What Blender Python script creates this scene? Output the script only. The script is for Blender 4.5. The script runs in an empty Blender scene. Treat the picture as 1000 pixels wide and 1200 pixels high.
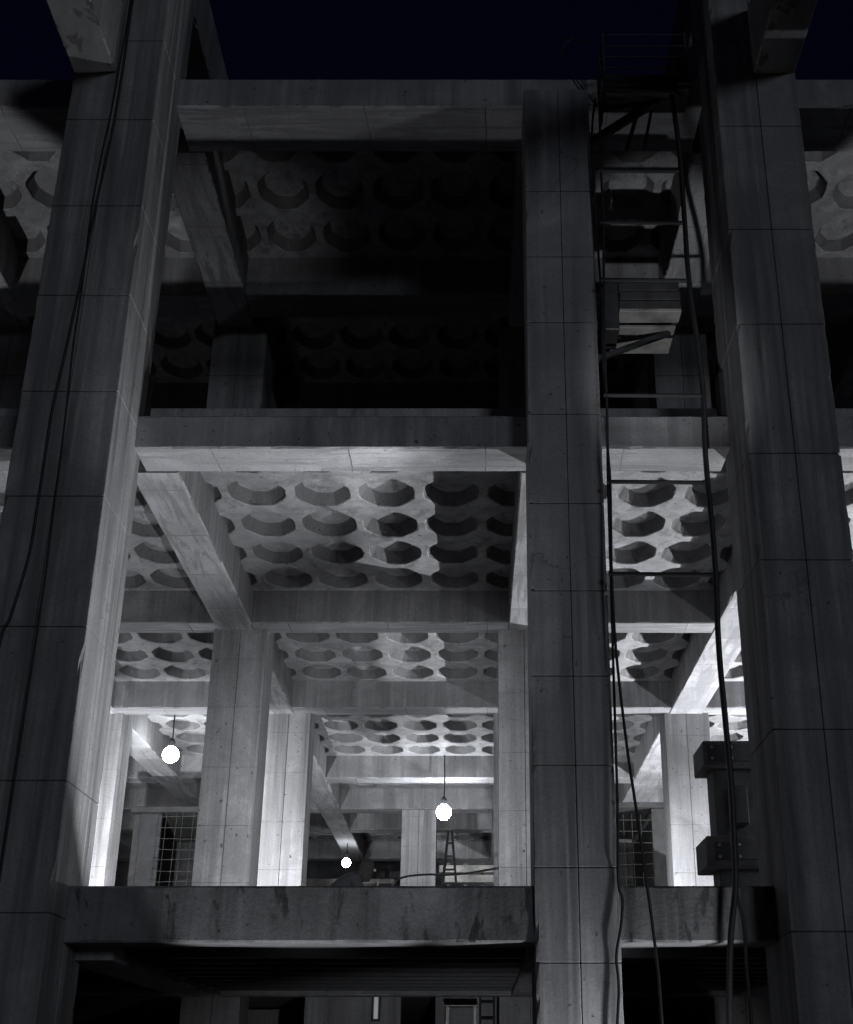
import bpy, bmesh, math, random
from mathutils import Vector, Matrix
R = math.radians
random.seed(11)
sc = bpy.context.scene
COL = sc.collection

# ------------------------------------------------------------------ camera
cam_d = bpy.data.cameras.new('camera')
cam = bpy.data.objects.new('camera', cam_d); COL.objects.link(cam)
cam.location = (0, 0, 1.6)
cam.rotation_euler = (R(90 + 23.7), 0, 0)
cam_d.sensor_fit = 'HORIZONTAL'; cam_d.sensor_width = 36; cam_d.lens = 36 * 1.527
cam_d.shift_x = -0.075
cam_d.clip_end = 500
sc.camera = cam

# ------------------------------------------------------------------ sky, sun, exposure
w = bpy.data.worlds.new('World'); sc.world = w; w.use_nodes = True
nt = w.node_tree
bg = nt.nodes['Background']
sky = nt.nodes.new('ShaderNodeTexSky'); sky.sky_type = 'NISHITA'; sky.sun_disc = False
SUN_EL, SUN_AZ = 9.0, 26.0           # weak street-side night light, low, from front right
sky.sun_elevation = R(-3.2); sky.sun_rotation = R(180 - SUN_AZ)
sky.altitude = 50; sky.air_density = 1.0; sky.dust_density = 0.3; sky.ozone_density = 4.0
nt.links.new(sky.outputs[0], bg.inputs[0]); bg.inputs[1].default_value = 0.098
sd = bpy.data.lights.new('sun', 'SUN'); sd.energy = 0.25; sd.angle = R(10); sd.color = (0.84, 0.91, 1.0)
so = bpy.data.objects.new('sun', sd); COL.objects.link(so)
so.rotation_euler = (R(90 - SUN_EL), 0, R(SUN_AZ))
sc.view_settings.view_transform = 'Standard'; sc.view_settings.look = 'None'
sc.view_settings.exposure = 0.0; sc.view_settings.gamma = 1.0

def lamp(name, loc, power, radius=0.08, color=(0.95, 0.97, 1.0), aim=None, cone=120, blend=0.5):
    d = bpy.data.lights.new(name, 'SPOT' if aim else 'POINT')
    d.energy = power; d.shadow_soft_size = radius; d.color = color
    o = bpy.data.objects.new(name, d); COL.objects.link(o)
    o.location = sh(loc)
    if aim:
        d.spot_size = R(cone); d.spot_blend = blend
        o.rotation_euler = (Vector(sh(aim)) - o.location).to_track_quat('-Z', 'Y').to_euler()
    return o
# the plan of the building runs slightly off square to the street
def sh(p): return Vector((p[0] - 0.013 * (p[1] - 12.0), p[1], p[2]))

# unseen work floodlights on storey slab and ground in front, plus added fills
lamp('flood_inside_right', (9.0, 15.0, 3.3), 520, 0.016)
lamp('flood_inside_left', (-9.4, 15.3, 3.3), 180, 0.016)
lamp('flood_back_right', (9.0, 22.0, 3.3), 6000, 0.016)
lamp('flood_back_left', (-9.4, 22.0, 3.3), 480, 0.016)
lamp('flood_ground_left_bay', (-1.6, 10.95, 0.3), 210, 0.08, aim=(-1.8, 12.1, 9.0), cone=54, blend=0.3)
lamp('flood_ground_right_bay', (1.95, 10.98, 0.3), 290, 0.08, aim=(-1.3, 12.1, 9.0), cone=54, blend=0.3)
lamp('fill_ground_floor', (0.0, 8.0, 0.4), 430, 0.05, aim=(-0.2, 17.85, -0.6), cone=58, blend=0.5)  # added fill, brightens the ground floor columns and wall
lamp('fill_upper_storey', (-5.6, 18.4, 8.7), 4, 0.06)  # weak fill added to lift the rear upper ceiling
lamp('flood_street_left', (-9.5, 5.0, 0.3), 1900, 0.08, aim=(-7.9, 15, 12.9), cone=26, blend=0.2)
lamp('flood_street_right', (9.0, 5.0, 0.3), 2300, 0.08, aim=(7.1, 15, 12.9), cone=26, blend=0.2)
lamp('fill_left_soffit', (-1.5, 5.0, 0.3), 620, 0.05, aim=(-3.85, 14.9, 12.05), cone=15, blend=1.0)  # narrow spot added to brighten the upper left depth beam underside
lamp('fill_right_soffit', (0.6, 5.0, 0.3), 2000, 0.05, aim=(2.45, 14.8, 12.05), cone=11.5, blend=0.9)  # added narrow spot, lights the underside of the upper right depth beam
lamp('flood_edge', (-0.25, 12.2, 3.0), 680, 0.06, aim=(-3.9, 12.25, 6.6), cone=88, blend=0.4)
lamp('fill_columns', (-1.3, 13.0, 3.0), 1080, 0.06, aim=(-1.6, 17.85, 4.6), cone=70, blend=0.9)  # fill spot added behind the parapet for the inner column fronts
lamp('flood_floor_left', (-5.5, 19.7, 3.05), 2400, 0.06, aim=(-5.5, 22.5, 4.1), cone=100, blend=0.6)
lamp('flood_floor_right', (2.5, 20.2, 3.05), 1250, 0.06, aim=(3.2, 22.5, 3.8), cone=84, blend=0.6)

# ------------------------------------------------------------------ materials
def N(nt, t, **kw):
    n = nt.nodes.new(t)
    for k, v in kw.items(): setattr(n, k, v)
    return n
def ramp(nt, src, a, b, ca=(0, 0, 0, 1), cb=(1, 1, 1, 1)):
    r = N(nt, 'ShaderNodeValToRGB')
    r.color_ramp.elements[0].position = a; r.color_ramp.elements[1].position = b
    r.color_ramp.elements[0].color = ca; r.color_ramp.elements[1].color = cb
    nt.links.new(src, r.inputs[0]); return r.outputs[0]
def mixc(nt, fac, a, b, mode='MIX'):
    m = N(nt, 'ShaderNodeMix', data_type='RGBA', blend_type=mode)
    for s, v in ((0, fac), (6, a), (7, b)):
        if hasattr(v, 'is_output'): nt.links.new(v, m.inputs[s])
        elif isinstance(v, (int, float)): m.inputs[s].default_value = v
        else: m.inputs[s].default_value = v
    return m.outputs[2]
def noise(nt, co, scale, sx=(1, 1, 1), detail=4, rough=0.55, dist=0.0, loc=(0, 0, 0)):
    mp = N(nt, 'ShaderNodeMapping'); mp.inputs['Scale'].default_value = sx; mp.inputs['Location'].default_value = loc
    nt.links.new(co, mp.inputs[0])
    n = N(nt, 'ShaderNodeTexNoise'); n.inputs['Scale'].default_value = scale
    n.inputs['Detail'].default_value = detail; n.inputs['Roughness'].default_value = rough
    n.inputs['Distortion'].default_value = dist
    nt.links.new(mp.outputs[0], n.inputs[0]); return n.outputs[0]
def g(v, a=1): return (v, v * 1.0, v * 1.02, a)

def concrete(name, base=0.33, streak=0.5, boards=None, patches=0.0, bump=0.25, dark=0.42):
    m = bpy.data.materials.new(name); m.use_nodes = True; nt = m.node_tree
    bs = nt.nodes['Principled BSDF']; bs.inputs['Roughness'].default_value = 0.88
    bs.inputs['Specular IOR Level'].default_value = 0.25
    co = N(nt, 'ShaderNodeTexCoord').outputs['Object']
    c = mixc(nt, ramp(nt, noise(nt, co, 0.8, detail=6), 0.3, 0.72), g(base * 0.72), g(base * 1.18))
    if streak:
        s = ramp(nt, noise(nt, co, 1.0, (5.0, 5.0, 0.22), 5, 0.6), 0.42, 0.68)
        c = mixc(nt, streak, c, mixc(nt, s, c, g(base * dark), 'MIX'))
        s2 = ramp(nt, noise(nt, co, 1.0, (14, 14, 0.35), 3, 0.5, loc=(3, 7, 0)), 0.56, 0.75)
        c = mixc(nt, streak * 0.7, c, mixc(nt, s2, c, g(base * 1.35)))
    if boards:
        ax, bw, bh = boards      # boards run along X or along Y
        mp = N(nt, 'ShaderNodeMapping')
        if ax == 'Y': mp.inputs['Rotation'].default_value = (0, 0, R(90))
        nt.links.new(co, mp.inputs[0])
        br = N(nt, 'ShaderNodeTexBrick'); br.inputs['Scale'].default_value = 1.0
        br.inputs['Brick Width'].default_value = bw; br.inputs['Row Height'].default_value = bh
        br.inputs['Mortar Size'].default_value = 0.008; br.inputs['Mortar Smooth'].default_value = 0.3
        br.inputs['Color1'].default_value = g(0.62); br.inputs['Color2'].default_value = g(1.0)
        br.inputs['Mortar'].default_value = g(0.06)
        br.offset = 0.0
        # wandering edges
        nz = N(nt, 'ShaderNodeTexNoise'); nz.inputs['Scale'].default_value = 1.3; nz.inputs['Detail'].default_value = 5
        nt.links.new(co, nz.inputs[0])
        ad = N(nt, 'ShaderNodeVectorMath', operation='MULTIPLY_ADD')
        nt.links.new(nz.outputs['Color'], ad.inputs[0]); ad.inputs[1].default_value = (0.10, 0.10, 0)
        nt.links.new(mp.outputs[0], ad.inputs[2]); nt.links.new(ad.outputs[0], br.inputs[0])
        c = mixc(nt, 0.85, c, br.outputs[0], 'MULTIPLY')
        sx = (0.5, 5, 1) if ax == 'X' else (5, 0.5, 1)
        s3 = ramp(nt, noise(nt, co, 1.5, sx, 7, 0.68, 0.9), 0.49, 0.56)
        c = mixc(nt, 0.75, c, mixc(nt, s3, c, g(base * 0.42)))
    if patches:
        pz = noise(nt, co, 1.6, (2.6, 1.6, 0.9), 6, 0.62, 0.5, (4.3, 0, 3.1))
        c = mixc(nt, patches, c, mixc(nt, ramp(nt, pz, 0.57, 0.62), c, g(base * 0.14)))
    bl = ramp(nt, noise(nt, co, 0.9, (1, 1, 1), 8, 0.68, 1.2, (5, 1, 8)), 0.42, 0.60)
    c = mixc(nt, 0.6, c, mixc(nt, bl, g(base * 0.55), c))
    fine = noise(nt, co, 38, detail=5, rough=0.7)
    c = mixc(nt, 0.55, c, ramp(nt, fine, 0.25, 0.7, g(0.62), g(1.25)), 'MULTIPLY')
    pit = ramp(nt, noise(nt, co, 17, detail=2, rough=0.4), 0.70, 0.76)
    c = mixc(nt, pit, c, g(base * 0.3))
    hair = N(nt, 'ShaderNodeTexVoronoi', feature='DISTANCE_TO_EDGE'); hair.inputs['Scale'].default_value = 0.42
    wv = N(nt, 'ShaderNodeVectorMath', operation='MULTIPLY_ADD')
    nz2 = N(nt, 'ShaderNodeTexNoise'); nz2.inputs['Scale'].default_value = 1.1; nz2.inputs['Detail'].default_value = 6
    nt.links.new(co, nz2.inputs[0]); nt.links.new(nz2.outputs['Color'], wv.inputs[0])
    wv.inputs[1].default_value = (1.3, 1.3, 1.3); nt.links.new(co, wv.inputs[2]); nt.links.new(wv.outputs[0], hair.inputs[0])
    gate = ramp(nt, noise(nt, co, 0.5, detail=2, loc=(9, 2, 4)), 0.56, 0.62)
    cr = mixc(nt, gate, (0, 0, 0, 1), ramp(nt, hair.outputs[0], 0.001, 0.004, (1, 1, 1, 1), (0, 0, 0, 1)))
    crf = N(nt, 'ShaderNodeMath', operation='MULTIPLY'); nt.links.new(cr, crf.inputs[0]); crf.inputs[1].default_value = 0.7
    c = mixc(nt, crf.outputs[0], c, g(base * 0.35))
    nt.links.new(c, bs.inputs['Base Color'])
    b = N(nt, 'ShaderNodeBump'); b.inputs['Strength'].default_value = bump; b.inputs['Distance'].default_value = 0.02
    hh = mixc(nt, 0.4, noise(nt, co, 9, detail=8, rough=0.7), fine)
    nt.links.new(hh, b.inputs['Height']); nt.links.new(b.outputs[0], bs.inputs['Normal'])
    return m

def plain(name, col, rough=0.6, metal=0.0, vary=0.3, scale=8):
    m = bpy.data.materials.new(name); m.use_nodes = True; nt = m.node_tree
    bs = nt.nodes['Principled BSDF']; bs.inputs['Roughness'].default_value = rough; bs.inputs['Metallic'].default_value = metal
    co = N(nt, 'ShaderNodeTexCoord').outputs['Object']
    n = ramp(nt, noise(nt, co, scale, detail=6, rough=0.65), 0.3, 0.75,
             tuple(x * (1 - vary) for x in col) + (1,), tuple(x * (1 + vary) for x in col) + (1,))
    nt.links.new(n, bs.inputs['Base Color'])
    b = N(nt, 'ShaderNodeBump'); b.inputs['Strength'].default_value = 0.2; b.inputs['Distance'].default_value = 0.01
    nt.links.new(noise(nt, co, scale * 5, detail=4), b.inputs['Height']); nt.links.new(b.outputs[0], bs.inputs['Normal'])
    return m
def emis(name, col, s):
    m = bpy.data.materials.new(name); m.use_nodes = True; nt = m.node_tree
    bs = nt.nodes['Principled BSDF']
    bs.inputs['Base Color'].default_value = col + (1,)
    bs.inputs['Emission Color'].default_value = col + (1,); bs.inputs['Emission Strength'].default_value = s
    return m

M_PIL = concrete('pillar_concrete', 0.31, 1.0, dark=0.3)
M_COL = concrete('column_concrete', 0.38, 0.85, dark=0.33)
M_BEAM = concrete('beam_concrete', 0.30, 0.8, bump=0.35)
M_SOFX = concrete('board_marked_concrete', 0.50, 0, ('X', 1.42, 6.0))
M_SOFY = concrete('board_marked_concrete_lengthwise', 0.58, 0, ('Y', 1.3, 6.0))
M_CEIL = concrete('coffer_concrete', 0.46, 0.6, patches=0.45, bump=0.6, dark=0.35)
M_PAN_SHADE = concrete('shaded_pan_concrete', 0.19, 0, bump=0.5)  # coffer walls, shade painted in as a darker base colour
M_PAR = concrete('weathered_parapet_concrete', 0.22, 1.0, dark=0.28, patches=0.9, bump=0.5)
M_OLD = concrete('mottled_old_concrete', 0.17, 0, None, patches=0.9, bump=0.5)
M_JOINT = plain('joint_dirt', (0.06, 0.06, 0.062), 0.95)
M_FLOOR = concrete('floor_concrete', 0.25, 0, bump=0.3)
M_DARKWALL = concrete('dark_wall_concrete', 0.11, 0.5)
M_BLACK = plain('black_rubber', (0.012, 0.012, 0.014), 0.55)
M_STEEL = plain('dark_painted_steel', (0.035, 0.036, 0.04), 0.5, 0.3)
M_BRSTEEL = plain('worn_bare_steel', (0.30, 0.30, 0.31), 0.45, 0.7)
M_REBAR = plain('dull_rebar', (0.045, 0.045, 0.044), 0.7, 0.3)
M_POST = plain('grey_painted_boards', (0.085, 0.085, 0.088), 0.8, 0, 0.45, 4)
M_TIMBER = plain('grey_weathered_timber', (0.22, 0.215, 0.205), 0.85, 0, 0.5, 3)
M_PLY = plain('dark_site_plywood', (0.028, 0.028, 0.029), 0.8, 0, 0.5, 5)
M_GROUND = concrete('ground_dirt', 0.12, 0, bump=0.8)
M_BULBS = [emis('lit_bulb_glass', (0.93, 0.97, 1.0), e) for e in (70, 200, 55)]
M_TUBE = emis('dim_tube_glass', (0.9, 0.95, 1.0), 0.16)

# ------------------------------------------------------------------ mesh helpers
def ob(name, bm, mats, parent=None, smooth=False, shear=True):
    if shear:
        for v in bm.verts: v.co.x -= 0.013 * (v.co.y - 12.0)
    bmesh.ops.recalc_face_normals(bm, faces=bm.faces)
    me = bpy.data.meshes.new(name); bm.to_mesh(me); bm.free()
    for m in (mats if isinstance(mats, (list, tuple)) else [mats]): me.materials.append(m)
    if smooth:
        for p in me.polygons: p.use_smooth = True
    o = bpy.data.objects.new(name, me); COL.objects.link(o)
    if parent: 
        o.parent = parent
        o.location = -Vector(parent.location)
    return o
def empty(name, loc, label, cat, group=None):
    o = bpy.data.objects.new(name, None); COL.objects.link(o); o.location = sh(loc); o.empty_display_size = 0.3
    o['label'] = label; o['category'] = cat
    if group: o['group'] = group
    return o
def box(bm, x0, x1, y0, y1, z0, z1, mat=0, matb=None):
    vs = [bm.verts.new(p) for p in ((x0, y0, z0), (x1, y0, z0), (x1, y1, z0), (x0, y1, z0), (x0, y0, z1), (x1, y0, z1), (x1, y1, z1), (x0, y1, z1))]
    for i, f in enumerate(((0, 3, 2, 1), (4, 5, 6, 7), (0, 1, 5, 4), (1, 2, 6, 5), (2, 3, 7, 6), (3, 0, 4, 7))):
        fc = bm.faces.new([vs[k] for k in f]); fc.material_index = matb if (i == 0 and matb is not None) else mat
    return vs
def bar(bm, a, b, r, n=8, r2=None):
    a = Vector(a); b = Vector(b); d = (b - a).normalized()
    u = d.orthogonal().normalized(); v = d.cross(u); r2 = r if r2 is None else r2
    A = []; B = []
    for i in range(n):
        t = 2 * math.pi * i / n; k = u * math.cos(t) + v * math.sin(t)
        A.append(bm.verts.new(a + k * r)); B.append(bm.verts.new(b + k * r2))
    for i in range(n): bm.faces.new((A[i], A[(i + 1) % n], B[(i + 1) % n], B[i]))
    bm.faces.new(A[::-1]); bm.faces.new(B)
def plank(bm, a, b, wx, wz):       # rectangular bar from a to b
    a = Vector(a); b = Vector(b); d = (b - a).normalized()
    up = Vector((0, 0, 1)) if abs(d.z) < 0.95 else Vector((0, 1, 0))
    s = d.cross(up).normalized(); u = s.cross(d)
    q = [(-1, -1), (1, -1), (1, 1), (-1, 1)]
    A = [bm.verts.new(a + s * wx * i / 2 + u * wz * j / 2) for i, j in q]
    B = [bm.verts.new(b + s * wx * i / 2 + u * wz * j / 2) for i, j in q]
    for i in range(4): bm.faces.new((A[i], A[(i + 1) % 4], B[(i + 1) % 4], B[i]))
    bm.faces.new(A[::-1]); bm.faces.new(B)
def tube(bm, pts, r, n=7, sub=6):
    P = [Vector(p) for p in pts]; Q = []
    for i in range(len(P) - 1):
        p0 = P[max(i - 1, 0)]; p1 = P[i]; p2 = P[i + 1]; p3 = P[min(i + 2, len(P) - 1)]
        for k in range(sub):
            t = k / sub
            Q.append(0.5 * ((2 * p1) + (p2 - p0) * t + (2 * p0 - 5 * p1 + 4 * p2 - p3) * t * t + (3 * p1 - p0 - 3 * p2 + p3) * t ** 3))
    Q.append(P[-1]); prev = None; rings = []
    for i, q in enumerate(Q):
        d = (Q[min(i + 1, len(Q) - 1)] - Q[max(i - 1, 0)]).normalized()
        u = d.orthogonal().normalized() if prev is None else (prev - d * prev.dot(d)).normalized()
        prev = u; v = d.cross(u)
        rings.append([bm.verts.new(q + (u * math.cos(2 * math.pi * k / n) + v * math.sin(2 * math.pi * k / n)) * r) for k in range(n)])
    for a, b in zip(rings, rings[1:]):
        for k in range(n): bm.faces.new((a[k], a[(k + 1) % n], b[(k + 1) % n], b[k]))
    bm.faces.new(rings[0][::-1]); bm.faces.new(rings[-1])
def lathe(bm, c, prof, n=20):
    rings = []
    for r, z in prof:
        rings.append([bm.verts.new((c[0] + r * math.cos(2 * math.pi * k / n), c[1] + r * math.sin(2 * math.pi * k / n), c[2] + z)) for k in range(n)])
    for a, b in zip(rings, rings[1:]):
        for k in range(n): bm.faces.new((a[k], a[(k + 1) % n], b[(k + 1) % n], b[k]))
    bm.faces.new(rings[0][::-1]); bm.faces.new(rings[-1])
def bevel(bm, o, seg=1):
    bmesh.ops.bevel(bm, geom=list(bm.edges), offset=o, segments=seg, affect='EDGES', clamp_overlap=True)

# ------------------------------------------------------------------ ground
bm = bmesh.new(); box(bm, -150, 150, -60, 240, -0.5, 0.0)
o = ob('ground', bm, M_GROUND); o['kind'] = 'structure'

# ------------------------------------------------------------------ the concrete building
B = empty('concrete_building', (0, 12, 0), 'bare concrete frame building at night with tall pillars, beams and coffered ceilings', 'building')

def rough_edges(bm, axis, step, off, amp, seed):
    rnd = random.Random(seed)
    L = [e for e in bm.edges if abs((e.verts[0].co - e.verts[1].co).normalized()[axis]) > 0.99]
    ln = max(e.calc_length() for e in L)
    bmesh.ops.subdivide_edges(bm, edges=L, cuts=min(120, max(1, int(ln / step))), use_grid_fill=False)
    L = [e for e in bm.edges if abs((e.verts[0].co - e.verts[1].co).normalized()[axis]) > 0.99 and len(e.link_faces) == 2 and e.calc_face_angle() > 0.5]
    bmesh.ops.bevel(bm, geom=L, offset=off, segments=1, affect='EDGES')
    oth = [k for k in range(3) if k != axis]
    lo = [min(v.co[k] for v in bm.verts) for k in range(3)]; hi = [max(v.co[k] for v in bm.verts) for k in range(3)]
    for v in bm.verts:
        if lo[axis] + 0.01 < v.co[axis] < hi[axis] - 0.01:
            a = abs(rnd.gauss(0, amp)) + (rnd.uniform(0.5, 1.6) * off if rnd.random() < 0.05 else 0)
            k = oth[0] if min(v.co[oth[0]] - lo[oth[0]], hi[oth[0]] - v.co[oth[0]]) > 0.004 else oth[1]
            c = (lo[k] + hi[k]) / 2
            v.co[k] += a if v.co[k] < c else -a
def beam(name, x0, x1, y0, y1, z0, z1, mats=(None,), label=None, bv=0.014):
    bm = bmesh.new(); box(bm, x0, x1, y0, y1, z0, z1, 0, 1)
    rough_edges(bm, 0 if x1 - x0 > y1 - y0 else 1, 0.13, bv, 0.004, int(abs(x0 * 31 + y0 * 7 + z0 * 3) * 10))
    o = ob(name, bm, mats, B)
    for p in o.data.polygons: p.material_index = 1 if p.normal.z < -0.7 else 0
    if label: o['label'] = label
    return o
BX = (M_BEAM, M_SOFX); BY = (M_BEAM, M_SOFY)

def column(name, x0, x1, y0, y1, z0, z1, joints, mat, mid=True, gap=0.006, bv=0.004, label=None, hg=0.006, chip=False):
    """stack of formed lifts with open joints, two board widths across"""
    bm = bmesh.new()
    zs = [z0] + [z for z in joints if z0 + 0.2 < z < z1 - 0.2] + [z1]
    xm = (x0 + x1) / 2 + random.uniform(-0.02, 0.02)
    for a, b in zip(zs, zs[1:]):
        lo = a + (hg / 2 if a > z0 else 0); hi = b - (hg / 2 if b < z1 else 0)
        if mid == 2:
            ym = (y0 + y1) / 2
            for xa, xb in ((x0, xm - gap / 2), (xm + gap / 2, x1)):
                box(bm, xa, xb, y0, ym - gap / 2, lo, hi); box(bm, xa, xb, ym + gap / 2, y1, lo, hi)
        elif mid:
            box(bm, x0, xm - gap / 2, y0, y1, lo, hi); box(bm, xm + gap / 2, x1, y0, y1, lo, hi)
        else: box(bm, x0, x1, y0, y1, lo, hi)
    bevel(bm, bv)
    if chip:
        rnd = random.Random(int(abs(x0) * 97 + y0 * 13))
        z = z0 + 0.1
        while z < min(z1, 13.0):
            bmesh.ops.bisect_plane(bm, geom=bm.verts[:] + bm.edges[:] + bm.faces[:], plane_co=(0, 0, z), plane_no=(0, 0, 1)); z += rnd.uniform(0.05, 0.22)
        for ax, cs in ((0, (x0 + 0.035, x1 - 0.035)), (1, (y0 + 0.035, y1 - 0.035))):
            for c in cs:
                no = [0, 0, 0]; no[ax] = 1; co_ = [0, 0, 0]; co_[ax] = c
                bmesh.ops.bisect_plane(bm, geom=bm.verts[:] + bm.edges[:] + bm.faces[:], plane_co=co_, plane_no=no)
        cx, cy = (x0 + x1) / 2, (y0 + y1) / 2
        shift = {}
        for v in bm.verts:
            if min(v.co.x - x0, x1 - v.co.x) < bv * 1.3 and min(v.co.y - y0, y1 - v.co.y) < bv * 1.3:
                key = (v.co.x > cx, v.co.y > cy, round(v.co.z, 2))
                if key not in shift: shift[key] = abs(rnd.gauss(0, 0.0025)) + (rnd.uniform(0.008, 0.02) if rnd.random() < 0.06 else 0)
                a = shift[key]
                v.co.x += a if v.co.x < cx else -a; v.co.y += a if v.co.y < cy else -a
    i = 0.022 if not chip else 0.045
    box(bm, x0 + i, x1 - i, y0 + i, y1 - i, z0 + i, z1 - i, 1)
    o = ob(name, bm, (mat, M_JOINT), B)
    if label: o['label'] = label
    return o

LJ = [1.7, 2.9, 4.0, 5.4, 6.7, 7.83, 8.94, 10.05, 11.19, 12.3, 13.4, 14.5, 15.6]
RJ = [1.5, 2.75, 4.45, 6.05, 7.15, 8.6, 9.75, 11.1, 12.3, 13.4, 14.5, 15.6]
PIL_Y0, PIL_Y1 = 11.24, 12.30
column('front_pillar', -4.62, -3.67, PIL_Y0, PIL_Y1, 0, 17.5, LJ, M_PIL, 2, bv=0.006, chip=True, label='left tall front pillar with a thin wire on its face')
column('front_pillar', 2.47, 3.36, PIL_Y0, PIL_Y1, 0, 17.5, RJ, M_PIL, 2, bv=0.006, chip=True, label='right tall front pillar beside the rope ladder')
MJ = [0.8, 1.7, 2.54, 3.33, 4.23, 5.06, 5.9, 6.81, 7.8, 8.88, 9.7, 10.56]
column('middle_column', 0.376, 1.11, 11.66, 12.40, 0, 11.98, MJ, M_COL, bv=0.005, chip=True, label='pale middle column in front of the storey beams')
# outer pillars of the next bays
column('front_pillar', -12.3, -11.35, PIL_Y0, PIL_Y1, 0, 17.5, LJ, M_PIL, 2)
column('front_pillar', 10.2, 11.1, PIL_Y0, PIL_Y1, 0, 17.5, RJ, M_PIL, 2)

# front edge beams, butted between pillars
XS = [(-11.35, -4.62), (-3.67, 2.47), (3.36, 10.2)]
for x0, x1 in XS:
    o = beam('edge_beam', x0, x1, 12.03, 12.60, 7.60, 7.98, BX)
    o = beam('edge_beam', x0, x1, 12.03, 12.84, 12.05, 12.47, BX)
beam('parapet_beam', -3.667, 0.376, 11.70, 12.10, 2.71, 3.18, (M_PAR, M_BEAM), 'weathered parapet beam with dark spalled patches')
beam('parapet_beam', 1.11, 2.467, 11.70, 12.10, 2.71, 3.18, (M_PAR, M_BEAM))
for x0, x1 in (XS[0], XS[2]): beam('parapet_beam', x0, x1, 11.70, 12.10, 2.71, 3.18, (M_PAR, M_BEAM))

# dark blocks on the pillars just above the middle storey beam
for xa, xb in ((-3.67, -3.62), (2.42, 2.47)):
    bm = bmesh.new(); box(bm, xa, xb, 12.06, 12.30, 7.985, 8.52); bevel(bm, 0.006); ob('dark_block', bm, M_STEEL, B)

# cross beams of the two open storeys
CB2 = [(17.59, 18.05), (22.18, 22.64), (27.86, 28.40), (31.27, 31.85), (34.0, 34.5), (38.7, 39.2)]
DX2 = [(-10.2, -9.65), (-7.0, -6.45), (-3.86, -3.33), (0.33, 0.87), (3.29, 3.88), (6.6, 7.15)]
Z2 = 7.60; T2 = 8.26
def grid(cbs, dxs, ystart, z, t):
    xs = [-12.5] + [v for p in dxs for v in p] + [11.5]
    for y0, y1 in cbs:
        for k in range(0, len(xs), 2): beam('cross_beam', xs[k], xs[k + 1], y0, y1, z, t, BX)
    for x0, x1 in dxs: beam('depth_beam', x0, x1, ystart, cbs[-1][1], z - 0.012, t + 0.004, BY)
grid(CB2, DX2, 12.60, Z2, T2)
CB3 = [(15.98, 16.60), (19.7, 20.3)]
DX3 = [(-10.6, -10.05), (-7.4, -6.85), (-4.04, -3.49), (0.33, 0.87), (2.50, 3.08), (5.75, 6.35)]
Z3 = 12.05; T3 = 12.86
grid(CB3, DX3, 12.84, Z3, T3)

# coffered ceilings
def ceiling(name, x0, x1, y0, y1, z, cx, cy, px, py, depth, top, label, ny):
    bm = bmesh.new(); rnd = random.Random(int(y0 * 100))
    xs = [cx - px / 2 + px * k for k in range(-40, 60)]; xs = [x for x in xs if x0 - 0.01 <= x and x + px <= x1 + 0.01]
    ysl = [cy - py / 2 + py * k for k in range(ny)]
    n = 32; cache = {}
    def V(x, y, zz):
        k = (round(x, 4), round(y, 4), round(zz, 4))
        if k not in cache: cache[k] = bm.verts.new((x, y, zz))
        return cache[k]
    def oct_pt(t, a, b):           # octagon with slightly eased corners
        ct, st = math.cos(t), math.sin(t)
        k = 1.0 / max(abs(ct), abs(st), (abs(ct) + abs(st)) / 1.36)
        p = 3.2
        r = (abs(ct) ** p + abs(st) ** p) ** (-1 / p)
        k = 0.88 * k + 0.12 * r
        return a * k * ct, b * k * st
    for x in xs:
        for y in ysl:
            mx, my = x + px / 2, y + py / 2
            a = px * rnd.uniform(0.43, 0.452); b = py * rnd.uniform(0.422, 0.443); dj = rnd.uniform(0.9, 1.05)
            ox, oy = rnd.uniform(-0.012, 0.012), rnd.uniform(-0.012, 0.012)
            outer = []
            for k in range(n):
                t = 2 * math.pi * (k + 0.0) / n - math.pi * 0.75
                q = k // (n // 4); f = (k % (n // 4)) / (n // 4)
                c4 = [(x, y), (x + px, y), (x + px, y + py), (x, y + py)]
                pa = c4[q]; pb = c4[(q + 1) % 4]
                outer.append(V(pa[0] + (pb[0] - pa[0]) * f, pa[1] + (pb[1] - pa[1]) * f, z))
            rings = [outer]
            for s, dz in ((1.0, 0), (0.972, 0.012), (0.94, 0.04), (0.77, depth * 0.90), (0.72, depth * 0.99), (0.58, depth)):
                rg = []
                for k in range(n):
                    t = 2 * math.pi * k / n - math.pi * 0.75
                    ex, ey = oct_pt(t, a * s, b * s)
                    jx = rnd.gauss(0, 0.004) + (0.02 * (1 if ex > 0 else -1) if s == 1.0 and rnd.random() < 0.03 else 0)
                    rg.append(bm.verts.new((mx + ox + ex + jx, my + oy + ey + rnd.gauss(0, 0.004), z + dz * dj)))
                rings.append(rg)
            for i, (p, q) in enumerate(zip(rings, rings[1:])):
                for k in range(n):
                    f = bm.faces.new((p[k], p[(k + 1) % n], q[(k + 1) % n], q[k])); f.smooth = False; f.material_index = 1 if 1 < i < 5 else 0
            bm.faces.new(rings[-1])
    X0, X1, Y0, Y1 = xs[0], xs[-1] + px, ysl[0], ysl[-1] + py
    box(bm, X0, X1, Y0, Y1, top - 0.05, top)
    for (a, b2, c, d) in ((x0, X0, y0, y1), (X1, x1, y0, y1)):
        if b2 - a > 0.02: box(bm, a, b2 - 0.002, c, d, z + 0.003, top)
    if Y0 - y0 > 0.02: box(bm, X0, X1, y0, Y0 - 0.002, z + 0.003, top)
    if y1 - Y1 > 0.02: box(bm, X0, X1, Y1 + 0.002, y1, z + 0.003, top)
    o = ob(name, bm, (M_CEIL, M_PAN_SHADE), B); o['label'] = label
    return o
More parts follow.
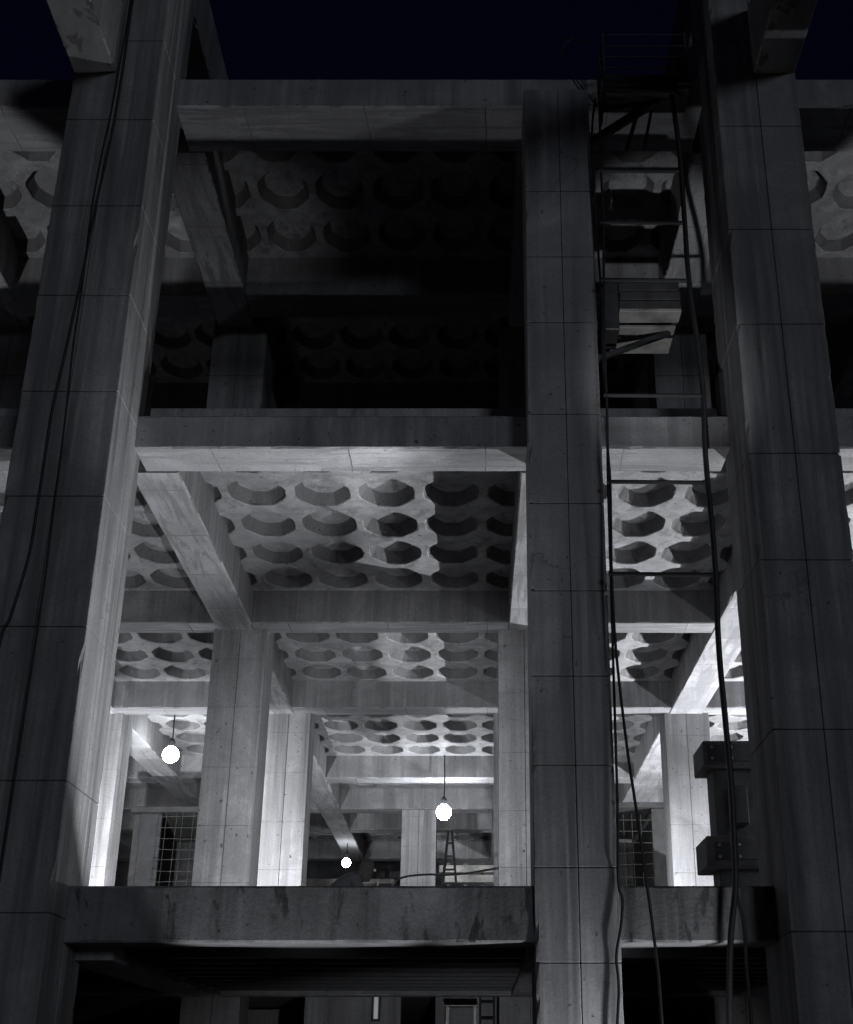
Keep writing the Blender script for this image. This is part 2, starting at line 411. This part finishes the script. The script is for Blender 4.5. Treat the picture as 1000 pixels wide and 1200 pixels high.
lims = [12.60] + [v for p in CB2 for v in p][:-1]
for k in range(0, len(lims), 2):
    y0, y1 = lims[k] + 0.002, lims[k + 1] - 0.002
    n = 5 if k == 0 else max(2, int((y1 - y0) / 0.97)); py = 0.965 if k == 0 else min(1.03, (y1 - y0 - 0.1) / n)
    st = 12.75 if k == 0 else y0 + (y1 - y0 - n * py) / 2
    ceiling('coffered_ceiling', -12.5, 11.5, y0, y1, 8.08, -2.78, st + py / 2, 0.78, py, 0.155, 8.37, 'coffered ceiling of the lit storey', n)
for y0, y1, n in ((12.842, 15.978, 3), (16.602, 19.698, 3)):
    py = (y1 - y0 - 0.12) / n
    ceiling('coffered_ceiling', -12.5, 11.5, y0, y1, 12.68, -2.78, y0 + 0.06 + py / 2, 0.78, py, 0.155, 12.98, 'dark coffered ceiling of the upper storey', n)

# storey slab, back walls
bm = bmesh.new(); box(bm, -12.5, 11.5, 12.12, 42, 2.74, 2.95); ob('floor_slab', bm, M_FLOOR, B)
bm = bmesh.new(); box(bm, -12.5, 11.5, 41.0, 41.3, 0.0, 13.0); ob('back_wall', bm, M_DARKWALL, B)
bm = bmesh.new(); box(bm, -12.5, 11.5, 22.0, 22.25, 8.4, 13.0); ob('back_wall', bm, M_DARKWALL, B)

# interior columns of the lit storey
CJ = [3.3, 4.05, 4.8, 5.6, 6.45, 7.15]
def icol(x0, x1, y0, y1, z0=2.95, z1=8.05, d=0.0, mat=M_COL):
    return column('interior_column', x0, x1, y0, y1, z0, z1, [j + d for j in CJ], mat, True, 0.008, 0.003, None, 0.003)
icol(-3.90, -3.14, 17.85, 18.55)
icol(0.19, 0.95, 17.85, 18.55, d=0.2)
icol(-3.80, -3.04, 22.50, 23.2, d=0.1)
icol(0.20, 0.95, 22.50, 23.2, d=-0.1)
icol(-7.10, -6.35, 22.50, 23.2, d=0.15)
icol(3.21, 3.99, 22.50, 23.2, d=0.05)
icol(-1.86, -1.04, 31.4, 32.1, d=0.3)
bm = bmesh.new(); box(bm, 6.6, 6.75, 18.4, 40.9, 2.951, 4.30); ob('light_cutoff_wall', bm, M_COL, B)  # unseen wall added to cut the low rays of the right floods
bm = bmesh.new(); box(bm, -7.95, -7.8, 13.0, 40.9, 2.951, 4.42); ob('light_cutoff_wall', bm, M_COL, B)  # its left counterpart, added out of view to trim the left floods
# upper storey columns
for (x0, x1) in ((-4.1, -3.3), (0.2, 0.95), (2.5, 3.3), (-7.5, -6.75)):
    column('interior_column', x0, x1, 16.85, 17.6, 8.37, 12.6, [9.4, 10.3, 11.2], M_COL)
# ground floor columns, beams and joists
for (x0, x1, y0) in ((-3.90, -3.14, 17.85), (0.19, 0.95, 17.85), (-3.8, -3.04, 22.5), (2.95, 3.75, 17.85), (-7.1, -6.35, 18.2)):
    column('interior_column', x0, x1, y0, y0 + 0.7, 0, 2.70, [0.9, 1.8], M_COL)
beam('ground_floor_beam', -12.5, 11.5, 17.5, 17.84, 2.62, 2.738, BX)
for x0, x1 in ((-3.86, -3.33), (0.33, 0.87), (3.1, 3.6)): beam('ground_floor_beam', x0, x1, 12.12, 17.5, 2.60, 2.738, BY)
for k in range(9):
    y = 12.55 + 0.56 * k
    for x0, x1 in ((-11, -3.86), (-3.33, 0.33), (0.87, 3.1), (3.6, 10)):
        bm = bmesh.new(); box(bm, x0, x1, y, y + 0.09, 2.655, 2.7385); ob('ceiling_joist', bm, M_STEEL, B)
# ground floor wall with door openings
for x0, x1 in ((-12, -7.4), (-2.40, -1.11), (-0.65, 0.17), (4.2, 11)):
    bm = bmesh.new(); box(bm, x0, x1, 18.6, 18.8, 0, 2.738); bevel(bm, 0.008); ob('ground_floor_wall', bm, M_COL, B)

# upper frame: cantilever beams towards the street, and beams behind the pillar heads
for x0, x1 in ((-4.618, -4.15), (2.90, 3.358)):
    beam('cantilever_beam', x0, x1, 2.5, 11.24, 11.84, 12.75, (M_BEAM, M_OLD), 'cantilever beam with a mottled underside')
for x0, x1 in ((-4.2, -3.67), (2.47, 3.0)):
    beam('roof_beam', x0, x1, 12.30, 17.0, 13.75, 14.6, BY)

# ------------------------------------------------------------------ hanging lamps
def hanging_lamp(x, y, z, r, ztop, label, arm=0.0):
    L = empty('hanging_lamp', (x, y, z), label, 'lamp', 'work lamps hanging in the lit storey')
    bm = bmesh.new()
    prof = [(r * 0.30, r * 1.0)]
    for k in range(1, 12):
        t = math.pi * k / 12
        prof.append((r * max(0.02, math.sin(t)) if k > 1 else r * 0.42, r * math.cos(t)))
    prof.append((r * 0.02, -r))
    lathe(bm, (x, y, z), prof, 20); ob('bulb', bm, M_BULBS[0 if y < 26 else 1 if y < 33 else 2], L, True)
    bm = bmesh.new(); lathe(bm, (x, y, z + r), [(r * 0.45, 0), (r * 0.45, 0.10), (r * 0.25, 0.16)], 14); ob('socket', bm, M_STEEL, L)
    bm = bmesh.new(); tube(bm, [(x, y, z + r + 0.14), (x + 0.01, y, (z + ztop) / 2), (x + arm, y, ztop)], 0.014); ob('cord', bm, M_BLACK, L)
    return L
hanging_lamp(-5.91, 24.5, 7.32, 0.155, 8.1, 'white lit lamp on a long cord left of the square columns, leftmost of the three')
hanging_lamp(-0.78, 27.68, 6.84, 0.16, 8.06, 'white lit lamp in the central bay, hanging in front of the pale far column')
hanging_lamp(-3.58, 36.0, 7.06, 0.12, 7.586, 'small distant lit lamp just above the person by the parapet')

# ------------------------------------------------------------------ roof cage, rope ladder, cables

RL = empty('rope_ladder', (1.65, 11.5, 2.3), 'long rope ladder with widely spaced rungs hanging from the roof cage beside the right pillar', 'ladder')
left_pts = [(1.21, 11.62), (1.20, 10.71), (1.20, 10.03), (1.18, 9.3), (1.16, 8.55), (1.16, 7.93), (1.15, 7.38), (1.16, 6.97), (1.15, 6.47), (1.14, 6.01), (1.15, 5.27), (1.21, 4.4), (1.28, 3.72), (1.35, 3.0), (1.39, 2.52), (1.40, 2.28), (1.42, 1.4), (1.43, 0.03)]
right_pts = [(2.03, 11.75), (2.06, 11.17), (2.07, 10.71), (2.07, 10.03), (2.07, 9.3), (2.11, 8.55), (2.13, 7.93), (2.11, 7.38), (2.11, 6.97), (2.12, 6.47), (2.12, 6.01), (2.10, 5.27), (2.11, 4.63), (2.12, 4.02), (2.11, 3.57), (2.09, 3.14), (2.03, 2.79), (1.99, 2.45), (1.95, 1.86), (1.9, 0.9), (1.88, 0.03)]
bm = bmesh.new(); tube(bm, [(x, 11.5, z) for x, z in left_pts], 0.014); ob('side_rope', bm, M_BLACK, RL, True)['label'] = 'thin left side rope'
bm = bmesh.new(); tube(bm, [(x, 11.5, z) for x, z in right_pts], 0.028); ob('side_rope', bm, M_BLACK, RL, True)['label'] = 'thick right side rope'
for z, xa, xb in ((10.71, 1.20, 2.07), (10.03, 1.20, 2.07), (9.30, 1.18, 2.07), (7.93, 1.16, 2.13), (6.97, 1.16, 2.11), (6.01, 1.14, 2.12)):
    bm = bmesh.new(); bar(bm, (xa - 0.03, 11.5, z), (xb + 0.02, 11.5, z - 0.01), 0.022); ob('rung', bm, M_BLACK, RL)

def cable(label, pts, r, cat='cable', name='hanging_cable', mat=M_BLACK, group=None):
    bm = bmesh.new(); tube(bm, pts, r); o = ob(name, bm, mat, None, True)
    o['label'] = label; o['category'] = cat
    if group: o['group'] = group
    return o
cable('slack black cable looping down the right edge of the pale middle column',
      [(1.18, 11.62, 11.8), (1.12, 11.60, 11.14), (1.145, 11.6, 9.67), (1.165, 11.6, 9.13), (1.15, 11.6, 8.41), (1.17, 11.6, 7.82), (1.15, 11.6, 7.06), (1.14, 11.6, 5.98), (1.13, 11.6, 4.98), (1.12, 11.6, 3.89), (1.10, 11.6, 3.22), (1.13, 11.6, 3.05), (1.11, 11.6, 2.84), (1.06, 11.6, 2.59), (1.07, 11.6, 2.32), (1.03, 11.6, 1.7), (1.02, 11.6, 0.02)], 0.013)
cable('short black rope end beside the thick ladder rope, in front of the parapet beam',
      [(2.12, 11.55, 4.3), (2.10, 11.55, 3.43), (2.11, 11.55, 3.08), (2.15, 11.55, 2.83), (2.145, 11.55, 2.52), (2.15, 11.55, 2.25), (2.15, 11.55, 1.5), (2.2, 11.55, 0.02)], 0.016)
cable('thin dark wire bowing across the front of the left pillar',
      [(-4.08, 11.222, 12.9), (-4.08, 11.222, 11.51), (-4.11, 11.222, 10.7), (-4.15, 11.222, 10.03), (-4.18, 11.222, 9.28), (-4.22, 11.222, 8.57), (-4.25, 11.222, 8.08), (-4.28, 11.222, 7.6), (-4.28, 11.222, 7.05), (-4.28, 11.222, 6.6), (-4.29, 11.222, 6.09), (-4.37, 11.222, 5.5), (-4.44, 11.222, 5.1), (-4.46, 11.222, 3.0), (-4.46, 11.222, 0.02)], 0.014, 'wire', 'wall_wire')
cable('thin dark wire running nearly straight down the middle of the left pillar',
      [(-4.10, 11.226, 12.9), (-4.13, 11.226, 11.51), (-4.17, 11.226, 10.7), (-4.19, 11.226, 10.03), (-4.17, 11.226, 9.08), (-4.17, 11.226, 8.37), (-4.15, 11.226, 7.79), (-4.13, 11.226, 7.05), (-4.12, 11.226, 6.34), (-4.11, 11.226, 5.67), (-4.12, 11.226, 4.0), (-4.13, 11.226, 0.02)], 0.010, 'wire', 'wall_wire')
cable('dark cable sagging between the square columns behind the parapet',
      [(-1.37, 19.13, 4.05), (-1.22, 19.1, 4.27), (-0.85, 18.8, 4.29), (-0.38, 18.5, 4.25), (0.19, 18.05, 4.27)], 0.015)
cable('thin stray wire curling up from the roof edge above the middle column',
      [(1.24, 11.97, 12.0), (1.10, 11.98, 12.25), (0.97, 12.0, 12.5), (0.86, 12.0, 12.75), (0.87, 12.0, 12.95), (1.0, 12.0, 13.05), (1.1, 12.0, 12.98)], 0.008, 'wire', 'stray_wire')

# cage on the roof edge from which the ladder hangs
RC = empty('roof_access_cage', (1.75, 11.75, 11.95), 'dark steel access cage with horizontal rails on the roof edge above the rope ladder', 'platform')
bm = bmesh.new(); box(bm, 1.27, 2.26, 11.62, 12.02, 11.95, 12.01); 
for y in (11.62, 11.98): box(bm, 1.27, 2.26, y - 0.03, y + 0.01, 12.01, 12.14)
bevel(bm, 0.006); ob('platform_deck', bm, M_STEEL, RC)
for x, y in ((1.29, 11.63), (1.29, 12.0), (2.24, 11.63), (2.24, 12.0)):
    bm = bmesh.new(); bar(bm, (x, y, 12.0), (x, y, 12.78), 0.018); ob('post', bm, M_STEEL, RC)
for k, z in enumerate((12.27, 12.43, 12.59, 12.76)):
    bm = bmesh.new()
    bar(bm, (1.29, 11.63, z), (2.24, 11.63, z), 0.008); bar(bm, (1.29, 11.63, z), (1.29, 12.0, z), 0.007); bar(bm, (2.24, 11.63, z), (2.24, 12.0, z), 0.007)
    ob('rail', bm, M_STEEL, RC)
bm = bmesh.new(); plank(bm, (1.16, 11.95, 11.47), (2.0, 11.80, 12.01), 0.07, 0.085); ob('brace', bm, M_STEEL, RC)['label'] = 'thick diagonal brace'
for a, b in (((1.56, 12.0, 11.40), (1.74, 11.9, 12.01)), ((1.76, 12.0, 11.40), (1.88, 11.9, 12.01)), ((1.24, 11.7, 11.5), (1.30, 11.7, 12.01))):  # thin struts; the diagonals stand in for rail shadows on the soffit
    bm = bmesh.new(); plank(bm, a, b, 0.035, 0.035); ob('shadow_strut', bm, M_STEEL, RC)

# timber landing box bracketed to the middle column
LP = empty('landing_box', (1.75, 12.6, 9.3), 'boxy timber landing with planked underside fixed beside the middle column behind the ladder', 'platform')
bm = bmesh.new(); box(bm, 1.42, 2.10, 12.205, 12.26, 9.40, 9.505); box(bm, 1.43, 2.10, 12.20, 12.26, 9.515, 9.62); box(bm, 1.42, 2.09, 12.203, 12.26, 9.63, 9.74); box(bm, 1.42, 2.10, 12.98, 13.04, 9.40, 9.74); box(bm, 2.04, 2.10, 12.262, 12.978, 9.40, 9.74); bevel(bm, 0.006); ob('side_board', bm, M_PLY, LP)
bm = bmesh.new(); box(bm, 1.42, 2.10, 12.20, 12.44, 9.36, 9.398); bevel(bm, 0.005); ob('bottom_plank', bm, M_TIMBER, LP)
bm = bmesh.new(); box(bm, 1.40, 2.08, 12.53, 13.10, 9.355, 9.392); bevel(bm, 0.005); ob('bottom_plank', bm, M_TIMBER, LP)
bm = bmesh.new(); box(bm, 1.25, 1.41, 12.18, 12.62, 9.12, 9.72); bevel(bm, 0.008); ob('bracket', bm, M_STEEL, LP)
bm = bmesh.new(); plank(bm, (1.16, 12.55, 8.95), (2.02, 12.62, 9.34), 0.05, 0.06); ob('brace', bm, M_STEEL, LP)
bm = bmesh.new(); plank(bm, (1.112, 12.39, 9.3), (1.25, 12.39, 9.3), 0.05, 0.1); ob('bracket_arm', bm, M_STEEL, LP)

# dark post with two blocks behind the parapet
DP = empty('hoist_post', (2.58, 14.2, 2.95), 'dark square hoist post with two projecting blocks, half hidden by the right pillar', 'post')
bm = bmesh.new(); box(bm, 2.43, 2.86, 14.02, 14.42, 2.95, 5.0); bevel(bm, 0.01); ob('shaft', bm, M_POST, DP)
bm = bmesh.new(); box(bm, 2.31, 2.95, 13.86, 14.52, 4.72, 4.99); bevel(bm, 0.012); ob('block', bm, M_POST, DP)
bm = bmesh.new(); box(bm, 2.27, 2.92, 13.80, 14.48, 3.66, 3.97); bevel(bm, 0.012); ob('block', bm, M_POST, DP)
for zc, yf in ((4.855, 13.86), (3.815, 13.80)):
    bm = bmesh.new(); box(bm, 2.36, 2.86, yf - 0.012, yf - 0.001, zc - 0.09, zc + 0.09); bevel(bm, 0.004); ob('cover_plate', bm, M_STEEL, DP)
    for bx_ in (2.40, 2.61, 2.82):
        for dz in (-0.06, 0.06):
            bm = bmesh.new(); bar(bm, (bx_, yf - 0.03, zc + dz), (bx_, yf - 0.013, zc + dz), 0.016, 6); ob('bolt', bm, M_BRSTEEL, DP)
bm = bmesh.new(); box(bm, 2.60, 2.75, 13.84, 14.02, 4.10, 4.5); bevel(bm, 0.01); ob('motor_box', bm, M_STEEL, DP)

# ------------------------------------------------------------------ things on the lit storey
def mesh_panel(x0, x1, y, z0, z1, nx, nz, label, tilt=0.25):
    P = empty('steel_mesh_panel', ((x0 + x1) / 2, y, z0), label, 'mesh panel', 'reinforcing mesh panels stood up on the storey')
    rnd = random.Random(int(abs(x0) * 100))
    bm = bmesh.new()
    for k in range(nx):
        x = x0 + (x1 - x0) * k / (nx - 1) + rnd.uniform(-0.02, 0.02); bar(bm, (x, y, z0), (x + rnd.uniform(-0.02, 0.02), y + tilt, z1), 0.0055, 6)
    ob('upright_bars', bm, M_REBAR, P)
    bm = bmesh.new()
    for k in range(nz):
        f = (k + 0.5) / nz; z = z0 + (z1 - z0) * f
        bar(bm, (x0 - 0.05, y + tilt * f - 0.02, z), (x1 + 0.06, y + tilt * f - 0.02, z + rnd.uniform(-0.03, 0.03)), 0.0055, 6)
    ob('cross_bars', bm, M_REBAR, P)
mesh_panel(-6.35, -5.5, 25.6, 2.95, 6.5, 6, 17, 'steel mesh panel standing in front of the dark cabin at left')
mesh_panel(2.62, 3.32, 25.6, 2.95, 6.45, 5, 16, 'steel mesh panel in the dark bay just right of the middle column')
SC = empty('site_cabin', (-6.1, 27.6, 2.95), 'dark plywood site cabin behind the left square column', 'cabin')
bm = bmesh.new(); box(bm, -6.86, -6.72, 26.0, 29.5, 2.95, 6.5); box(bm, -4.9, -4.76, 26.0, 29.5, 2.95, 6.5); box(bm, -6.72, -4.9, 29.36, 29.5, 2.95, 6.5); bevel(bm, 0.01); ob('wall', bm, M_PLY, SC)
bm = bmesh.new(); box(bm, -6.92, -4.7, 25.9, 29.6, 6.505, 6.62); bevel(bm, 0.01); ob('roof', bm, M_PLY, SC)
bm = bmesh.new(); box(bm, -6.72, -6.3, 25.96, 26.04, 2.95, 6.5); bevel(bm, 0.008); ob('door_leaf', bm, M_STEEL, SC)
SC = empty('site_cabin', (3.0, 27.6, 2.95), 'dark plywood site cabin behind the mesh panel in the right bay', 'cabin')
bm = bmesh.new(); box(bm, 2.3, 2.42, 26.0, 29.5, 2.95, 6.5); box(bm, 2.42, 3.5, 29.36, 29.5, 2.95, 6.5); box(bm, 3.36, 3.7, 26.0, 29.35, 2.95, 6.6); bevel(bm, 0.01); ob('wall', bm, M_PLY, SC)
bm = bmesh.new(); box(bm, 2.2, 3.75, 25.9, 29.6, 6.605, 6.7); bevel(bm, 0.01); ob('roof', bm, M_PLY, SC)

AF = empty('a_frame_ladder', (-0.62, 26, 2.95), 'tall slim stepladder standing under the central lamp', 'ladder')
for a, b in (((-0.98, 25.8, 2.95), (-0.645, 26.0, 6.15)), ((-0.28, 25.8, 2.95), (-0.575, 26.0, 6.15))):
    bm = bmesh.new(); plank(bm, a, b, 0.045, 0.07); ob('stile', bm, M_STEEL, AF)
for a, b in (((-0.95, 26.9, 2.95), (-0.64, 26.05, 6.15)), ((-0.3, 26.9, 2.95), (-0.58, 26.05, 6.15))):
    bm = bmesh.new(); plank(bm, a, b, 0.03, 0.03); ob('rear_leg', bm, M_STEEL, AF)
for k in range(12):
    f = (k + 0.6) / 12.5; z = 2.95 + 3.2 * f
    bm = bmesh.new(); plank(bm, (-0.98 + 0.335 * f, 25.8 + 0.2 * f, z), (-0.28 - 0.295 * f, 25.8 + 0.2 * f, z), 0.08, 0.03); ob('step', bm, M_STEEL, AF)

def hoarding(x0, x1, y, z1, n, label, mat, seed):
    H = empty('board_hoarding', ((x0 + x1) / 2, y, 2.95), label, 'hoarding')
    rnd = random.Random(seed); z = 2.95
    h = (z1 - 2.95) / n
    bm = bmesh.new()
    for k in range(n):
        hh = h * rnd.uniform(0.55, 0.97); dy = rnd.uniform(-0.06, 0.06)
        box(bm, x0 + rnd.uniform(-0.1, 0.1), x1 + rnd.uniform(-0.1, 0.1), y + dy, y + dy + 0.04, z, z + hh); z += h
    bevel(bm, 0.006); ob('boards', bm, mat, H)
    bm = bmesh.new()
    for k in range(4):
        x = x0 + (x1 - x0) * (k + 0.5) / 4; box(bm, x, x + 0.08, y + 0.11, y + 0.19, 2.95, z1)
    ob('studs', bm, M_STEEL, H)
hoarding(-0.95, 0.6, 30.3, 6.2, 15, 'pale horizontal boards stacked as a screen behind the stepladder', M_TIMBER, 4)
hoarding(-6.0, -2.2, 34.6, 6.5, 12, 'grey horizontal board screen below the small distant lamp', M_TIMBER, 9)
GR_ = empty('guard_rail', (-3.4, 33.0, 2.95), 'pale guard rail in front of the board screen below the small distant lamp', 'rail')
for z in (5.6, 5.95): 
    bm = bmesh.new(); bar(bm, (-5.2, 33, z), (-2.4, 33, z), 0.03); ob('rail', bm, M_BRSTEEL, GR_)
for x in (-5.1, -3.4, -2.5):
    bm = bmesh.new(); bar(bm, (x, 33, 2.95), (x, 33, 6.2), 0.03); ob('post', bm, M_BRSTEEL, GR_)

# ------------------------------------------------------------------ ground floor fittings
TF = empty('tube_light', (-1.43, 18.55, 2.4), 'dim vertical tube light fixed on the grey ground floor wall', 'light')
bm = bmesh.new(); box(bm, -1.50, -1.38, 18.56, 18.597, 2.36, 2.70); bevel(bm, 0.005); ob('housing', bm, M_STEEL, TF)
bm = bmesh.new(); bar(bm, (-1.44, 18.53, 2.39), (-1.44, 18.53, 2.66), 0.03, 12); ob('tube', bm, M_TUBE, TF, True)
SR = empty('storage_rack', (-0.33, 18.3, 0), 'pale steel framed rack by the ground floor wall, left of the small step ladder', 'rack')
for x in (-0.50, -0.14):
    bm = bmesh.new(); box(bm, x, x + 0.035, 18.1, 18.135, 0, 2.52); box(bm, x, x + 0.035, 18.45, 18.485, 0, 2.52); ob('upright', bm, M_BRSTEEL, SR)
for z in (2.0, 2.49, 1.4):
    bm = bmesh.new(); box(bm, -0.52, -0.09, 18.09, 18.50, z + 0.032, z + 0.05); bevel(bm, 0.004); ob('shelf', bm, M_BRSTEEL, SR)
SL = empty('wall_ladder', (0.05, 18.3, 0), 'dark small ladder leaning on the ground floor wall beside the middle column', 'ladder')
for x in (-0.05, 0.13):
    bm = bmesh.new(); plank(bm, (x, 18.1, 0), (x, 18.54, 2.72), 0.03, 0.05); ob('stile', bm, M_STEEL, SL)
for k in range(13):
    f = (k + 0.6) / 13.2
    bm = bmesh.new(); bar(bm, (-0.05, 18.1 + 0.44 * f, 2.72 * f), (0.13, 18.1 + 0.44 * f, 2.72 * f), 0.014); ob('rung', bm, M_STEEL, SL)

# ------------------------------------------------------------------ person leaning behind the parapet
M_SKIN = plain('skin', (0.20, 0.165, 0.145), 0.55, 0, 0.12, 30)
M_HAIR = plain('dark_hair', (0.012, 0.010, 0.009), 0.9, 0, 0.4, 60)
M_JACK = plain('dark_jacket_cloth', (0.012, 0.013, 0.016), 0.85, 0, 0.3, 30)
M_TROU = plain('dark_trouser_cloth', (0.02, 0.02, 0.024), 0.9, 0, 0.3, 30)
PX_, PY_ = -1.75, 19.3
PE = empty('person', (PX_, PY_, 2.95), 'person in a dark jacket leaning to the right, head and shoulders above the parapet', 'person')
def skin(name, verts, edges, radii, mat, root=0, sub=2):
    me = bpy.data.meshes.new(name); me.from_pydata([tuple(sh(v)) for v in verts], edges, []); me.update()
    o = bpy.data.objects.new(name, me); COL.objects.link(o)
    s = o.modifiers.new('skin', 'SKIN'); s.use_smooth_shade = True
    for i, r in enumerate(radii):
        r = r if isinstance(r, tuple) else (r, r)
        me.skin_vertices[0].data[i].radius = r; me.skin_vertices[0].data[i].use_root = (i == root)
    m = o.modifiers.new('sub', 'SUBSURF'); m.levels = sub; m.render_levels = sub
    me.materials.append(mat); o.parent = PE; o.location = -Vector(PE.location); return o
def q(x, y, z): return (PX_ + x, PY_ + y, 2.95 + z)
V_ = [q(-0.52, 0, 0.93), q(-0.42, 0, 1.10), q(-0.24, 0, 1.26), q(-0.09, 0, 1.35), q(0.0, 0, 1.41), q(0.06, 0, 1.46), q(0.08, 0, 1.53),
      q(-0.50, -0.09, 0.86), q(-0.34, -0.11, 0.48), q(-0.44, -0.12, 0.10), q(-0.28, -0.13, 0.04),
      q(-0.52, 0.09, 0.86), q(-0.56, 0.11, 0.48), q(-0.72, 0.12, 0.12), q(-0.56, 0.13, 0.04),
      q(-0.10, -0.19, 1.31), q(0.06, -0.24, 1.08), q(0.30, -0.20, 1.10), q(0.38, -0.17, 1.11),
      q(-0.10, 0.19, 1.31), q(0.04, 0.26, 1.06), q(0.27, 0.22, 1.07), q(0.36, 0.20, 1.08)]
E_ = [(0, 1), (1, 2), (2, 3), (3, 4), (4, 5), (5, 6), (0, 7), (7, 8), (8, 9), (9, 10), (0, 11), (11, 12), (12, 13), (13, 14),
      (3, 15), (15, 16), (16, 17), (17, 18), (3, 19), (19, 20), (20, 21), (21, 22)]
R_ = [(0.15, 0.12), (0.14, 0.11), (0.16, 0.12), (0.10, 0.10), 0.055, (0.085, 0.075), (0.095, 0.08), 0.085, 0.06, 0.042, 0.035, 0.085, 0.06, 0.042, 0.035,
      0.06, 0.045, 0.034, 0.03, 0.06, 0.045, 0.034, 0.03]
skin('body', V_, E_, R_, M_SKIN)
# head details, seen in profile towards the right
bm = bmesh.new()
hc = Vector(sh(q(0.085, 0, 1.495)))
def ell(bm, c, r, n=14, m=10):
    rings = []
    for i in range(1, m):
        t = math.pi * i / m
        rings.append([bm.verts.new((c[0] + r[0] * math.sin(t) * math.cos(2 * math.pi * k / n), c[1] + r[1] * math.sin(t) * math.sin(2 * math.pi * k / n), c[2] + r[2] * math.cos(t))) for k in range(n)])
    for a, b in zip(rings, rings[1:]):
        for k in range(n): bm.faces.new((a[k], a[(k + 1) % n], b[(k + 1) % n], b[k]))
    bm.faces.new(rings[0][::-1]); bm.faces.new(rings[-1])
ell(bm, hc + Vector((-0.028, 0, 0.030)), (0.108, 0.104, 0.104)); ell(bm, hc + Vector((-0.04, 0, -0.05)), (0.100, 0.100, 0.14))
for v in bm.verts: v.co += Vector((random.uniform(-1, 1), random.uniform(-1, 1), random.uniform(-1, 1))) * 0.006
ob('hair', bm, M_HAIR, PE, True, shear=False)
bm = bmesh.new(); ell(bm, hc + Vector((0.090, 0, -0.020)), (0.020, 0.014, 0.024), 10, 6); ob('nose', bm, M_SKIN, PE, True, shear=False)
# jacket follows the trunk and sleeves, trousers the legs
JV = [q(-0.54, 0, 0.88), q(-0.43, 0, 1.10), q(-0.25, 0, 1.27), q(-0.09, 0, 1.36), q(-0.02, 0, 1.41),
      q(-0.10, -0.20, 1.32), q(0.06, -0.245, 1.08), q(0.28, -0.205, 1.10), q(-0.10, 0.20, 1.32), q(0.04, 0.265, 1.06), q(0.25, 0.225, 1.07)]
skin('jacket', JV, [(0, 1), (1, 2), (2, 3), (3, 4), (3, 5), (5, 6), (6, 7), (3, 8), (8, 9), (9, 10)],
     [(0.17, 0.15), (0.165, 0.15), (0.175, 0.16), (0.135, 0.13), (0.085, 0.085), 0.09, 0.064, 0.046, 0.09, 0.064, 0.046], M_JACK)
TV = [q(-0.52, 0, 0.93), q(-0.50, -0.09, 0.86), q(-0.34, -0.11, 0.48), q(-0.44, -0.12, 0.09), q(-0.52, 0.09, 0.86), q(-0.56, 0.11, 0.48), q(-0.72, 0.12, 0.11)]
skin('trousers', TV, [(0, 1), (1, 2), (2, 3), (0, 4), (4, 5), (5, 6)], [(0.16, 0.13), 0.1, 0.075, 0.058, 0.1, 0.075, 0.058], M_TROU)
